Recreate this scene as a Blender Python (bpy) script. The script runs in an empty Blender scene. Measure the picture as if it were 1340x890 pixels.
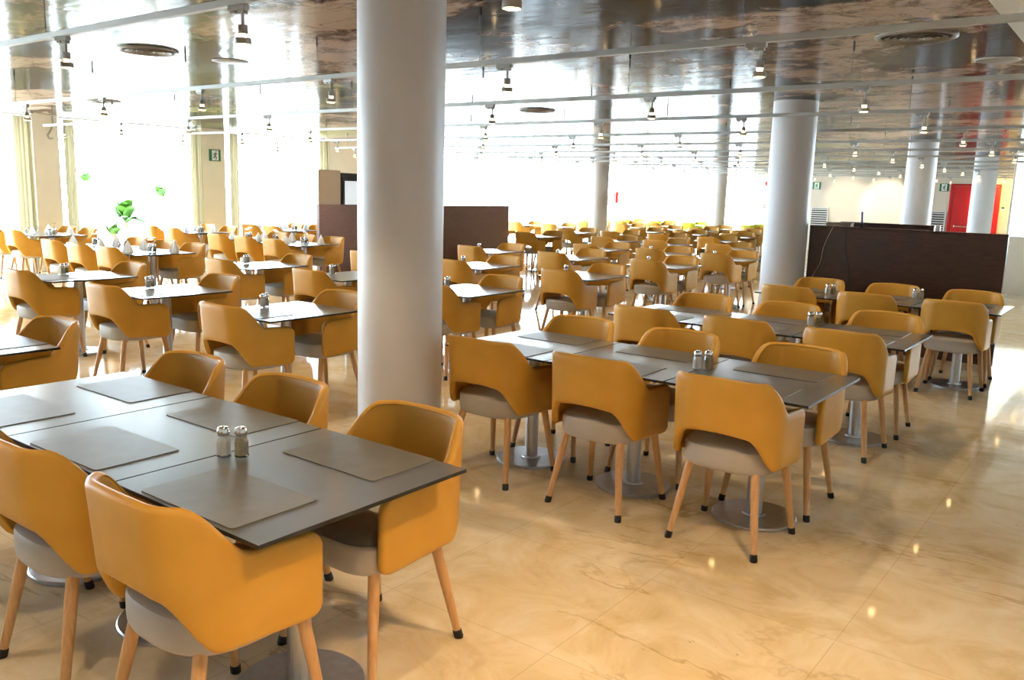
import bpy, bmesh, math, random
from mathutils import Vector, Matrix
random.seed(7)
PI = math.pi
scene = bpy.context.scene
COL = scene.collection

# ------------------------------------------------------------------ helpers
def link(o, parent=None):
    COL.objects.link(o)
    if parent is not None:
        o.parent = parent
    return o

def obj(name, bm, mat, parent=None, smooth=None, loc=None):
    """turn a bmesh into ONE mesh object"""
    bmesh.ops.recalc_face_normals(bm, faces=bm.faces[:])
    me = bpy.data.meshes.new(name)
    if smooth is not None:
        lim = math.radians(smooth)
        for f in bm.faces:
            f.smooth = True
        for e in bm.edges:
            if len(e.link_faces) == 2 and e.calc_face_angle(0) > lim:
                e.smooth = False
    bm.to_mesh(me)
    bm.free()
    for m in (mat if isinstance(mat, (list, tuple)) else [mat]):
        me.materials.append(m)
    o = bpy.data.objects.new(name, me)
    if loc is not None:
        o.location = loc
    return link(o, parent)

def tag(o, label=None, cat=None, group=None, kind=None):
    if label: o['label'] = label
    if cat: o['category'] = cat
    if group: o['group'] = group
    if kind: o['kind'] = kind
    return o

def thing(name, label, cat, loc=(0, 0, 0), rz=0.0, group=None):
    o = bpy.data.objects.new(name, None)
    o.empty_display_size = 0.1
    o.location = loc
    o.rotation_euler = (0, 0, rz)
    link(o)
    return tag(o, label, cat, group)

def dup(root, loc, rz=0.0, label=None, group=None, cat=None):
    """copy a thing, its parts and their sub-parts (mesh data shared)"""
    r = root.copy(); COL.objects.link(r)
    r.location = loc; r.rotation_euler = (0, 0, rz)
    if label: r['label'] = label
    if group: r['group'] = group
    for ch in list(root.children):
        c = ch.copy(); COL.objects.link(c); c.parent = r
        for g in list(ch.children):
            d = g.copy(); COL.objects.link(d); d.parent = c
    return r

def struct(name, bm, mat, smooth=None):
    o = obj(name, bm, mat, None, smooth)
    o['kind'] = 'structure'
    return o

def box(bm, x0, x1, y0, y1, z0, z1, bev=0.0, seg=2, mi=0):
    g = bmesh.ops.create_cube(bm, size=1)
    vs = g['verts']
    for v in vs:
        v.co = Vector(((x0+x1)/2 + v.co.x*(x1-x0), (y0+y1)/2 + v.co.y*(y1-y0), (z0+z1)/2 + v.co.z*(z1-z0)))
    fs = set(f for v in vs for f in v.link_faces)
    for f in fs: f.material_index = mi
    if bev > 0:
        es = list(set(e for v in vs for e in v.link_edges))
        r = bmesh.ops.bevel(bm, geom=es, offset=bev, segments=seg, profile=0.5, affect='EDGES')
        for f in r['faces']: f.material_index = mi
    return bm

def lathe(bm, prof, n=24, c=(0, 0, 0), mi=0, axis=None):
    """revolve (r,z) pairs round the z axis through c"""
    rings = []
    M = axis if axis is not None else Matrix.Identity(3)
    for r, z in prof:
        if r < 1e-6:
            rings.append([bm.verts.new(M @ Vector((0, 0, z)) + Vector(c))])
        else:
            rings.append([bm.verts.new(M @ Vector((r*math.cos(2*PI*k/n), r*math.sin(2*PI*k/n), z)) + Vector(c)) for k in range(n)])
    for A, B in zip(rings, rings[1:]):
        for k in range(n):
            k2 = (k+1) % n
            if len(A) == 1 and len(B) == 1: continue
            if len(A) == 1: f = bm.faces.new((A[0], B[k2], B[k]))
            elif len(B) == 1: f = bm.faces.new((A[k], A[k2], B[0]))
            else: f = bm.faces.new((A[k], A[k2], B[k2], B[k]))
            f.material_index = mi
    return bm

def tube(bm, pts, r, n=10, mi=0, cap=True):
    """round tube along points; r a number or one per point"""
    pts = [Vector(p) for p in pts]
    rs = r if isinstance(r, (list, tuple)) else [r]*len(pts)
    rings = []
    up = Vector((0, 0, 1))
    for i, p in enumerate(pts):
        d = (pts[min(i+1, len(pts)-1)] - pts[max(i-1, 0)]).normalized()
        ref = up if abs(d.z) < 0.9 else Vector((1, 0, 0))
        a = d.cross(ref).normalized(); b = d.cross(a).normalized()
        rings.append([bm.verts.new(p + a*rs[i]*math.cos(2*PI*k/n) + b*rs[i]*math.sin(2*PI*k/n)) for k in range(n)])
    for A, B in zip(rings, rings[1:]):
        for k in range(n):
            f = bm.faces.new((A[k], A[(k+1) % n], B[(k+1) % n], B[k])); f.material_index = mi
    if cap:
        for R in (rings[0], rings[-1]):
            f = bm.faces.new(R); f.material_index = mi
    return bm

def prism(bm, poly, y0, y1, mi=0):
    """polygon of (x,z) extruded along y"""
    a = [bm.verts.new((x, y0, z)) for x, z in poly]
    b = [bm.verts.new((x, y1, z)) for x, z in poly]
    fs = [bm.faces.new(a), bm.faces.new(list(reversed(b)))]
    for i in range(len(poly)):
        j = (i+1) % len(poly)
        fs.append(bm.faces.new((a[i], b[i], b[j], a[j])))
    for f in fs: f.material_index = mi
    return bm

B = bmesh.new
ORD = ['first', 'second', 'third', 'fourth', 'fifth', 'sixth', 'seventh', 'eighth', 'ninth', 'tenth', 'eleventh', 'twelfth', 'thirteenth', 'fourteenth', 'fifteenth']

# ------------------------------------------------------------------ materials
def mat(name, col=(0.8, 0.8, 0.8), rough=0.5, metal=0.0, spec=0.5, emit=None, estr=0.0, coat=0.0, trans=0.0):
    m = bpy.data.materials.new(name); m.use_nodes = True
    b = m.node_tree.nodes['Principled BSDF']
    b.inputs['Base Color'].default_value = (*col, 1)
    b.inputs['Roughness'].default_value = rough
    b.inputs['Metallic'].default_value = metal
    b.inputs['Specular IOR Level'].default_value = spec
    b.inputs['Coat Weight'].default_value = coat; b.inputs['Coat Roughness'].default_value = 0.16
    b.inputs['Transmission Weight'].default_value = trans
    if emit:
        b.inputs['Emission Color'].default_value = (*emit, 1)
        b.inputs['Emission Strength'].default_value = estr
    return m

class NT:
    def __init__(s, m):
        s.t = m.node_tree; s.b = s.t.nodes['Principled BSDF']
    def n(s, typ, **kw):
        x = s.t.nodes.new(typ)
        for k, v in kw.items():
            if k in x.inputs.keys(): x.inputs[k].default_value = v
            else: setattr(x, k, v)
        return x
    def l(s, a, b): s.t.links.new(a, b)
    def coords(s, scale=(1, 1, 1), rot=(0, 0, 0), gen='Object'):
        c = s.n('ShaderNodeTexCoord'); mp = s.n('ShaderNodeMapping')
        mp.inputs['Scale'].default_value = scale; mp.inputs['Rotation'].default_value = rot
        s.l(c.outputs[gen], mp.inputs['Vector']); return mp.outputs['Vector']
    def ramp(s, fac, stops, interp='LINEAR'):
        r = s.n('ShaderNodeValToRGB'); r.color_ramp.interpolation = interp
        e = r.color_ramp.elements
        while len(e) < len(stops): e.new(0.5)
        for i, (p, c) in enumerate(stops):
            e[i].position = p; e[i].color = (*c, 1)
        s.l(fac, r.inputs['Fac']); return r.outputs['Color']
    def noise(s, vec, scale, detail=4, rough=0.5, dist=0.0):
        x = s.n('ShaderNodeTexNoise'); x.inputs['Scale'].default_value = scale
        x.inputs['Detail'].default_value = detail; x.inputs['Roughness'].default_value = rough
        x.inputs['Distortion'].default_value = dist
        s.l(vec, x.inputs['Vector']); return x.outputs['Fac']
    def mix(s, fac, a, b, mode='MIX'):
        x = s.n('ShaderNodeMix'); x.data_type = 'RGBA'; x.blend_type = mode
        for sock, v in ((x.inputs['Factor'], fac), (x.inputs['A'], a), (x.inputs['B'], b)):
            pass
        fi = [i for i in x.inputs if i.name == 'Factor' and i.type == 'VALUE'][0]
        ai = [i for i in x.inputs if i.name == 'A' and i.type == 'RGBA'][0]
        bi = [i for i in x.inputs if i.name == 'B' and i.type == 'RGBA'][0]
        for sock, v in ((fi, fac), (ai, a), (bi, b)):
            if hasattr(v, 'links'): s.l(v, sock)
            elif isinstance(v, tuple): sock.default_value = (*v, 1)
            else: sock.default_value = v
        return [o for o in x.outputs if o.type == 'RGBA'][0]
    def bump(s, h, strength=0.1, dist=0.01):
        x = s.n('ShaderNodeBump'); x.inputs['Strength'].default_value = strength; x.inputs['Distance'].default_value = dist
        s.l(h, x.inputs['Height']); s.l(x.outputs['Normal'], s.b.inputs['Normal'])

M = {}
# polished cream marble
m = mat('marble', rough=0.055, spec=0.5); t = NT(m)
v = t.coords((1, 1, 1), (0, 0, 0.0))
big = t.noise(v, 0.55, 5, 0.6, 0.6)
base = t.ramp(big, [(0.32, (0.60, 0.455, 0.25)), (0.5, (0.74, 0.60, 0.39)), (0.66, (0.82, 0.72, 0.55))])
med = t.noise(v, 2.6, 8, 0.65, 1.2)
base = t.mix(0.55, base, t.ramp(med, [(0.34, (0.58, 0.43, 0.22)), (0.48, (0.76, 0.62, 0.41)), (0.64, (0.88, 0.80, 0.65))]))
vein = t.noise(t.coords((0.6, 1.7, 1), (0, 0, 0.9)), 0.9, 9, 0.60, 0.9)
vf = t.ramp(vein, [(0.485, (0, 0, 0)), (0.498, (1, 1, 1)), (0.512, (0, 0, 0))])
gate = t.ramp(t.noise(v, 0.9, 3), [(0.48, (0, 0, 0)), (0.62, (0.55, 0.55, 0.55))])
vfac = t.mix(1.0, vf, gate, 'MULTIPLY')
base = t.mix(vfac, base, (0.30, 0.17, 0.055))
spk = t.ramp(t.noise(v, 16, 6, 0.7), [(0.645, (0, 0, 0)), (0.70, (1, 1, 1))])
spg = t.ramp(t.noise(v, 1.3, 2), [(0.575, (0, 0, 0)), (0.65, (0.8, 0.8, 0.8))])
base = t.mix(t.mix(1.0, spk, spg, 'MULTIPLY'), base, (0.24, 0.12, 0.05))
br = t.n('ShaderNodeTexBrick'); br.offset = 0.0; br.squash = 1.0
br.inputs['Scale'].default_value = 1.0; br.inputs['Mortar Size'].default_value = 0.0022
br.inputs['Brick Width'].default_value = 0.8; br.inputs['Row Height'].default_value = 0.8
br.inputs['Color1'].default_value = (1, 1, 1, 1); br.inputs['Color2'].default_value = (0.94, 0.93, 0.915, 1); br.inputs['Mortar'].default_value = (0.80, 0.76, 0.70, 1)
t.l(t.coords((1, 1, 1)), br.inputs['Vector'])
base = t.mix(1.0, base, br.outputs['Color'], 'MULTIPLY')
t.l(base, t.b.inputs['Base Color'])
t.bump(t.noise(v, 1.6, 2), 0.03, 0.01)
M['marble'] = m

# glossy printed ceiling film: woodland print in browns, cream and olive
m = mat('ceiling_print', rough=0.9, spec=0.0); t = NT(m)
v = t.coords((0.55, 0.9, 1), (0, 0, 0.35))
patch = t.noise(t.coords((0.6, 0.75, 1), (0, 0, 0.5)), 0.55, 3, 0.55, 0.9)
leafy = t.noise(t.coords((1, 1.25, 1), (0, 0, 0.3)), 3.4, 9, 0.74, 0.7)
mx = t.n('ShaderNodeMath', operation='MULTIPLY_ADD'); t.l(leafy, mx.inputs[0]); mx.inputs[1].default_value = 0.75
mp2 = t.n('ShaderNodeMath', operation='MULTIPLY'); t.l(patch, mp2.inputs[0]); mp2.inputs[1].default_value = 1.25
t.l(mp2.outputs[0], mx.inputs[2])
mx2 = t.n('ShaderNodeMath', operation='MULTIPLY'); t.l(mx.outputs[0], mx2.inputs[0]); mx2.inputs[1].default_value = 0.8
c = t.ramp(mx2.outputs[0], [(0.70, (0.008, 0.006, 0.004)), (0.77, (0.030, 0.020, 0.014)), (0.81, (0.18, 0.12, 0.085)), (0.865, (0.54, 0.41, 0.32))])
brn = t.ramp(t.noise(t.coords((0.7, 1.6, 1), (0, 0, 0.9)), 0.8, 8, 0.6, 2.4), [(0.485, (0, 0, 0)), (0.50, (0.8, 0.8, 0.8)), (0.515, (0, 0, 0))])
c = t.mix(brn, c, (0.05, 0.03, 0.02))
gr = t.ramp(t.noise(t.coords((0.5, 0.8, 1)), 0.45, 2), [(0.48, (0, 0, 0)), (0.62, (0.6, 0.6, 0.6))])
sx = t.n('ShaderNodeSeparateXYZ'); t.l(t.coords(), sx.inputs[0])
mr = t.n('ShaderNodeMapRange'); t.l(sx.outputs[0], mr.inputs['Value']); mr.inputs['From Min'].default_value = -5.6; mr.inputs['From Max'].default_value = -4.2; mr.inputs['To Min'].default_value = 1.0; mr.inputs['To Max'].default_value = 0.0
c = t.mix(t.mix(1.0, gr, mr.outputs['Result'], 'MULTIPLY'), c, (0.33, 0.38, 0.12))
t.l(c, t.b.inputs['Base Color'])
gl = t.n('ShaderNodeBsdfGlossy'); gl.inputs['Roughness'].default_value = 0.12
bp = t.n('ShaderNodeBump'); bp.inputs['Strength'].default_value = 0.16; bp.inputs['Distance'].default_value = 0.02
t.l(t.noise(t.coords((1.0, 2.6, 1), (0, 0, 0.6)), 1.8, 4, 0.55), bp.inputs['Height']); t.l(bp.outputs['Normal'], gl.inputs['Normal'])
fr = t.n('ShaderNodeFresnel'); fr.inputs['IOR'].default_value = 1.30
ml = t.n('ShaderNodeMath', operation='MULTIPLY'); t.l(fr.outputs[0], ml.inputs[0]); ml.inputs[1].default_value = 0.68
ms = t.n('ShaderNodeMixShader'); t.l(ml.outputs[0], ms.inputs['Fac'] if 'Fac' in ms.inputs.keys() else ms.inputs[0])
t.l(t.b.outputs['BSDF'], ms.inputs[1]); t.l(gl.outputs['BSDF'], ms.inputs[2])
t.l(ms.outputs['Shader'], t.t.nodes['Material Output'].inputs['Surface'])
M['ceiling'] = m

M_far = None
def plaster(name, col, rough=0.6):
    m = mat(name, col, rough); t = NT(m)
    f = t.noise(t.coords(), 3, 4)
    t.l(t.ramp(f, [(0.3, tuple(x*0.96 for x in col)), (0.7, col)]), t.b.inputs['Base Color'])
    t.bump(t.noise(t.coords(), 60, 3), 0.05, 0.003)
    return m
M['white_wall'] = plaster('white_plaster', (0.80, 0.78, 0.74))
M['cream_wall'] = plaster('cream_plaster', (0.92, 0.86, 0.73))
M['far_wall'] = plaster('far_plaster', (0.70, 0.61, 0.50))
M['column'] = plaster('column_paint', (0.74, 0.74, 0.77), 0.42)
M['ceil_white'] = plaster('white_ceiling', (0.88, 0.91, 0.88))
M['frame_white'] = mat('white_frame', (0.85, 0.84, 0.82), 0.4)

m = mat('mustard_leather', (0.62, 0.30, 0.035), 0.46, spec=0.4); t = NT(m)
f = t.noise(t.coords(), 5, 3)
t.l(t.ramp(f, [(0.3, (0.60, 0.300, 0.036)), (0.7, (0.67, 0.342, 0.047))]), t.b.inputs['Base Color'])
t.bump(t.noise(t.coords(), 320, 2), 0.06, 0.002)
M['leather'] = m
m = mat('lime_leather', (0.62, 0.60, 0.03), 0.46, spec=0.4); t = NT(m)
t.l(t.ramp(t.noise(t.coords(), 5, 3), [(0.3, (0.56, 0.56, 0.03)), (0.7, (0.66, 0.63, 0.04))]), t.b.inputs['Base Color'])
M['lime'] = m
m = mat('grey_seat_vinyl', (0.33, 0.295, 0.25), 0.55, spec=0.35); t = NT(m)
t.l(t.ramp(t.noise(t.coords(), 7, 3), [(0.3, (0.44, 0.395, 0.34)), (0.7, (0.50, 0.455, 0.40))]), t.b.inputs['Base Color'])
t.bump(t.noise(t.coords(), 280, 2), 0.06, 0.002)
M['seat'] = m
m = mat('pale_oak', (0.60, 0.33, 0.13), 0.42); t = NT(m)
g = t.noise(t.coords((14, 14, 1.2)), 4, 6, 0.6, 0.4)
t.l(t.ramp(g, [(0.3, (0.52, 0.27, 0.10)), (0.55, (0.63, 0.355, 0.15)), (0.75, (0.70, 0.42, 0.19))]), t.b.inputs['Base Color'])
M['oak'] = m
M['rubber'] = mat('black_rubber', (0.012, 0.012, 0.014), 0.55)

m = mat('slate_laminate', (0.05, 0.045, 0.04), 0.36, spec=1.0, coat=0.8); t = NT(m)
g = t.noise(t.coords((1, 1, 1)), 9, 8, 0.65, 0.5)
t.l(t.ramp(g, [(0.3, (0.056, 0.058, 0.064)), (0.7, (0.080, 0.083, 0.090))]), t.b.inputs['Base Color'])
t.l(t.ramp(g, [(0.3, (0.31, 0.31, 0.31)), (0.7, (0.34, 0.34, 0.34))]), t.b.inputs['Roughness'])
t.b.inputs['IOR'].default_value = 2.3
M['table'] = m
M['black_edge'] = mat('black_core', (0.010, 0.010, 0.010), 0.4)
m = mat('grey_mat', (0.17, 0.155, 0.13), 0.38, spec=0.5); t = NT(m)
t.l(t.ramp(t.noise(t.coords(), 11, 6), [(0.3, (0.15, 0.137, 0.113)), (0.7, (0.19, 0.172, 0.145))]), t.b.inputs['Base Color'])
M['mat'] = m
m = mat('brushed_steel', (0.52, 0.52, 0.53), 0.30, metal=1.0); t = NT(m)
t.l(t.ramp(t.noise(t.coords((60, 60, 1)), 4, 3), [(0.3, (0.26, 0.26, 0.26)), (0.7, (0.40, 0.40, 0.40))]), t.b.inputs['Roughness'])
M['steel'] = m
m = mat('satin_steel_disc', (0.30, 0.31, 0.33), 0.34, metal=1.0); t = NT(m)
t.l(t.ramp(t.noise(t.coords(), 30, 4), [(0.3, (0.46, 0.48, 0.53)), (0.7, (0.56, 0.58, 0.63))]), t.b.inputs['Base Color'])
M['disc'] = m
M['chrome'] = mat('chrome', (0.75, 0.75, 0.75), 0.12, metal=1.0)

m = mat('wenge_wood', (0.055, 0.02, 0.013), 0.33); t = NT(m)
g = t.noise(t.coords((1.2, 1.2, 9)), 6, 8, 0.65, 0.3)
t.l(t.ramp(g, [(0.3, (0.030, 0.011, 0.008)), (0.55, (0.052, 0.020, 0.013)), (0.8, (0.080, 0.034, 0.023))]), t.b.inputs['Base Color'])
M['wenge'] = m
m = mat('glare_tinted_wood', (0.15, 0.075, 0.055), 0.42); t = NT(m)  # window glare over the long partition, put into a lighter, pinker wood colour
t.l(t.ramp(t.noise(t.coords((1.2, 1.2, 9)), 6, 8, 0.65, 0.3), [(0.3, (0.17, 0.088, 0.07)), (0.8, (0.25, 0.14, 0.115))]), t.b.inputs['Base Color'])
M['glare_wood'] = m
M['wenge_cap'] = mat('pale_cap', (0.30, 0.22, 0.16), 0.4)
M['track'] = mat('grey_track_metal', (0.47, 0.48, 0.46), 0.42, metal=0.3)
M['spot_grey'] = mat('spot_grey', (0.42, 0.42, 0.40), 0.4, metal=0.2)
M['wire'] = mat('steel_wire', (0.10, 0.10, 0.10), 0.5)
M['bulb'] = mat('lit_bulb', (1, 0.9, 0.7), 0.4, emit=(1.0, 0.66, 0.28), estr=22.0)
M['red_door'] = mat('red_door_paint', (0.62, 0.010, 0.014), 0.33)
M['red_frame'] = mat('red_frame_paint', (0.50, 0.008, 0.010), 0.35)
M['red_gloss'] = mat('red_enamel', (0.60, 0.02, 0.015), 0.25)
M['sign_green'] = mat('exit_green', (0.01, 0.16, 0.075), 0.4)
M['sign_white'] = mat('exit_white', (0.85, 0.87, 0.85), 0.4)
M['vent_dark'] = mat('vent_dark', (0.03, 0.027, 0.024), 0.6)
M['vent_grey'] = mat('vent_grey', (0.33, 0.30, 0.27), 0.4, metal=0.2)
M['grille'] = mat('grille_white', (0.70, 0.69, 0.66), 0.4)
M['salt'] = mat('salt', (0.88, 0.87, 0.85), 0.8)
m = mat('ground_pepper', (0.30, 0.23, 0.13), 0.8); t = NT(m)
t.l(t.ramp(t.noise(t.coords(), 700, 2), [(0.30, (0.16, 0.12, 0.07)), (0.55, (0.55, 0.47, 0.31))]), t.b.inputs['Base Color'])
M['pepper'] = m

m = mat('beige_curtain', (0.74, 0.66, 0.48), 0.8); nt_ = m.node_tree
tr_ = nt_.nodes.new('ShaderNodeBsdfTranslucent'); tr_.inputs['Color'].default_value = (0.22, 0.19, 0.12, 1)
mx_ = nt_.nodes.new('ShaderNodeMixShader'); mx_.inputs['Fac'].default_value = 0.45
nt_.links.new(nt_.nodes['Principled BSDF'].outputs['BSDF'], mx_.inputs[1]); nt_.links.new(tr_.outputs['BSDF'], mx_.inputs[2])
nt_.links.new(mx_.outputs['Shader'], nt_.nodes['Material Output'].inputs['Surface'])
M['curtain'] = m
m = M['curtain'].copy(); m.name = 'white_linen'; M['napkin'] = m
m.node_tree.nodes['Principled BSDF'].inputs['Base Color'].default_value = (0.90, 0.90, 0.90, 1)
[n_ for n_ in m.node_tree.nodes if n_.type == 'BSDF_TRANSLUCENT'][0].inputs['Color'].default_value = (0.92, 0.92, 0.92, 1)
M['paper'] = mat('kraft_box', (0.50, 0.42, 0.34), 0.7)
M['blue'] = mat('blue_plastic', (0.02, 0.02, 0.28), 0.35)
M['cable_black'] = mat('cable_black', (0.012, 0.012, 0.012), 0.5)
M['cable_white'] = mat('cable_white', (0.62, 0.62, 0.60), 0.5)
M['plastic_white'] = mat('plastic_white', (0.75, 0.75, 0.73), 0.4)
M['screen'] = mat('dark_display', (0.03, 0.035, 0.04), 0.2)
M['beige_laminate'] = mat('beige_laminate', (0.55, 0.42, 0.30), 0.35)
M['fridge_lit'] = mat('fridge_interior', (0.7, 0.75, 0.8), 0.4, emit=(0.8, 0.9, 1.0), estr=0.5)
M['fridge_dark'] = mat('fridge_black', (0.02, 0.02, 0.022), 0.3)
m = mat('leaf_green', (0.22, 0.46, 0.05), 0.5); t = NT(m)
t.l(t.ramp(t.noise(t.coords(), 4, 3), [(0.3, (0.030, 0.10, 0.006)), (0.7, (0.075, 0.19, 0.012))]), t.b.inputs['Base Color'])
M['leaf'] = m
M['trunk'] = mat('palm_trunk', (0.30, 0.20, 0.11), 0.8)
M['paving'] = plaster('pale_paving', (0.80, 0.78, 0.74))

def thin_glass(name, tint=(1, 1, 1), refl=0.08, rough=0.0):
    m = bpy.data.materials.new(name); m.use_nodes = True
    nt = m.node_tree; nt.nodes.clear()
    o = nt.nodes.new('ShaderNodeOutputMaterial'); mx = nt.nodes.new('ShaderNodeMixShader')
    tr = nt.nodes.new('ShaderNodeBsdfTransparent'); gl = nt.nodes.new('ShaderNodeBsdfGlossy')
    tr.inputs['Color'].default_value = (*tint, 1); gl.inputs['Roughness'].default_value = rough
    fr = nt.nodes.new('ShaderNodeLayerWeight'); fr.inputs['Blend'].default_value = refl
    nt.links.new(fr.outputs['Fresnel'], mx.inputs['Fac'])
    nt.links.new(tr.outputs['BSDF'], mx.inputs[1]); nt.links.new(gl.outputs['BSDF'], mx.inputs[2])
    nt.links.new(mx.outputs['Shader'], o.inputs['Surface'])
    return m
M['pane'] = thin_glass('window_glass', (0.98, 0.99, 0.98), 0.12)
M['glass'] = thin_glass('drinking_glass', (0.93, 0.95, 0.96), 0.30)
M['jar'] = thin_glass('shaker_glass', (0.98, 0.99, 0.99), 0.18)

# ------------------------------------------------------------------ the room
H = 2.80
XL, XR, YB, YF = -16.2, 4.2, -4.0, 30.0
XC, YC = -2.38, 19.0          # inner corner: the room narrows past the service counter
bm = B(); box(bm, XL-0.3, XR+0.3, YB-0.3, YF+0.3, -0.12, 0.0); struct('floor', bm, M['marble'])
bm = B(); box(bm, XL-0.3, -0.92, YB-0.3, YF+0.3, H, H+0.12); struct('ceiling', bm, M['ceiling'])
bm = B(); box(bm, -0.92, XR+0.3, YB-0.3, YF+0.3, H-0.004, H+0.12); struct('ceiling_plain', bm, M['ceil_white'])
bm = B(); box(bm, XL-0.3, XR+0.3, YB-0.3, YB, 0, H); struct('wall_back', bm, M['white_wall'])
bm = B(); box(bm, XR, XR+0.25, YB, YC, 0, H); struct('wall_right', bm, M['white_wall'])
bm = B(); box(bm, XC-0.02, XC+0.03, YC+0.201, YF, 0, H); struct('wall_return', bm, M['cream_wall'])
# window wall facing the camera right of the counter
bm = B(); box(bm, XC, XR, YC, YC+0.2, 0, 1.08); box(bm, XC, XR, YC, YC+0.2, 2.72, H); box(bm, XR-0.25, XR, YC, YC+0.2, 1.08, 2.72)
struct('wall_side', bm, M['cream_wall'])
# far wall, solid from x=-11.9
bm = B(); box(bm, -11.9, XC+0.2, YF, YF+0.25, 0, H); struct('wall_far', bm, M['far_wall'])

def window(idx, p0, p1, z0, z1, mull=1):
    """framed glazing between two floor points"""
    p0 = Vector((p0[0], p0[1], 0)); p1 = Vector((p1[0], p1[1], 0))
    L = (p1-p0).length
    a = math.atan2(p1.y-p0.y, p1.x-p0.x)
    r = bpy.data.objects.new('window_%d' % idx, None); link(r)
    r.location = p0; r.rotation_euler = (0, 0, a); r['kind'] = 'structure'
    bm = B(); t_ = 0.03
    box(bm, 0, L, -0.03, 0.03, z0, z0+t_); box(bm, 0, L, -0.03, 0.03, z1-t_, z1)
    box(bm, 0, t_, -0.03, 0.03, z0+t_, z1-t_); box(bm, L-t_, L, -0.03, 0.03, z0+t_, z1-t_)
    for k in range(1, mull+1):
        x = L*k/(mull+1); box(bm, x-0.02, x+0.02, -0.025, 0.025, z0+t_, z1-t_)
    obj('window_frame', bm, M['frame_white'], r)
    bm = B(); box(bm, t_, L-t_, -0.006, 0.006, z0+t_, z1-t_); obj('window_pane', bm, M['pane'], r)
    return r

# left window wall: pilasters with floor-to-ceiling glazing between them
pil = [(-3.2, -2.8), (0.35, 0.75), (3.75, 4.15), (7.1, 7.55), (10.45, 11.0), (13.85, 14.9), (29.9, 30.0)]
prev = YB
wi = 1
for k, (y0, y1) in enumerate(pil):
    bm = B(); box(bm, XL-0.2, XL+0.12 if y1-y0 > 0.2 else XL+0.02, y0, y1, 0, H)
    struct('wall_left_%d' % (k+1), bm, M['cream_wall'] if y1-y0 > 0.2 else M['frame_white'])
    if y0 - prev > 0.2:
        window(wi, (XL-0.06, prev), (XL-0.06, y0), 0.0, H-0.004, 0); wi += 1
    prev = y1
window(wi, (XL, YF+0.1), (-11.9, YF+0.1), 0.0, H-0.004, 0); wi += 1
window(wi, (XC+0.005, YC+0.1), (XR-0.25, YC+0.1), 1.08, 2.72, 0); wi += 1

# round columns
for k, (x, y) in enumerate([(-3.55, 3.6), (-3.54, 10.04), (-3.58, 16.9), (-3.40, 22.6), (-12.0, 19.6), (-11.74, 26.7)]):
    bm = B(); lathe(bm, [(0.0, 0), (0.25, 0), (0.25, H-0.001), (0, H-0.001)], 64)
    o = struct('column_%d' % (k+1), bm, M['column'], 40); o.location = (x, y, 0)

# ground outside
bm = B(); box(bm, -60, XL-0.31, -30, 70, -0.25, -0.15); struct('ground_outside', bm, M['paving'])

# ------------------------------------------------------------------ the armchair
def sm(a, b, x):
    x = max(0.0, min(1.0, (x-a)/(b-a))); return x*x*(3-2*x)

def lerp_table(tab, u):
    for (u0, z0), (u1, z1) in zip(tab, tab[1:]):
        if u <= u1:
            k = (u-u0)/(u1-u0) if u1 > u0 else 0
            return z0 + (z1-z0)*k
    return tab[-1][1]

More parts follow.
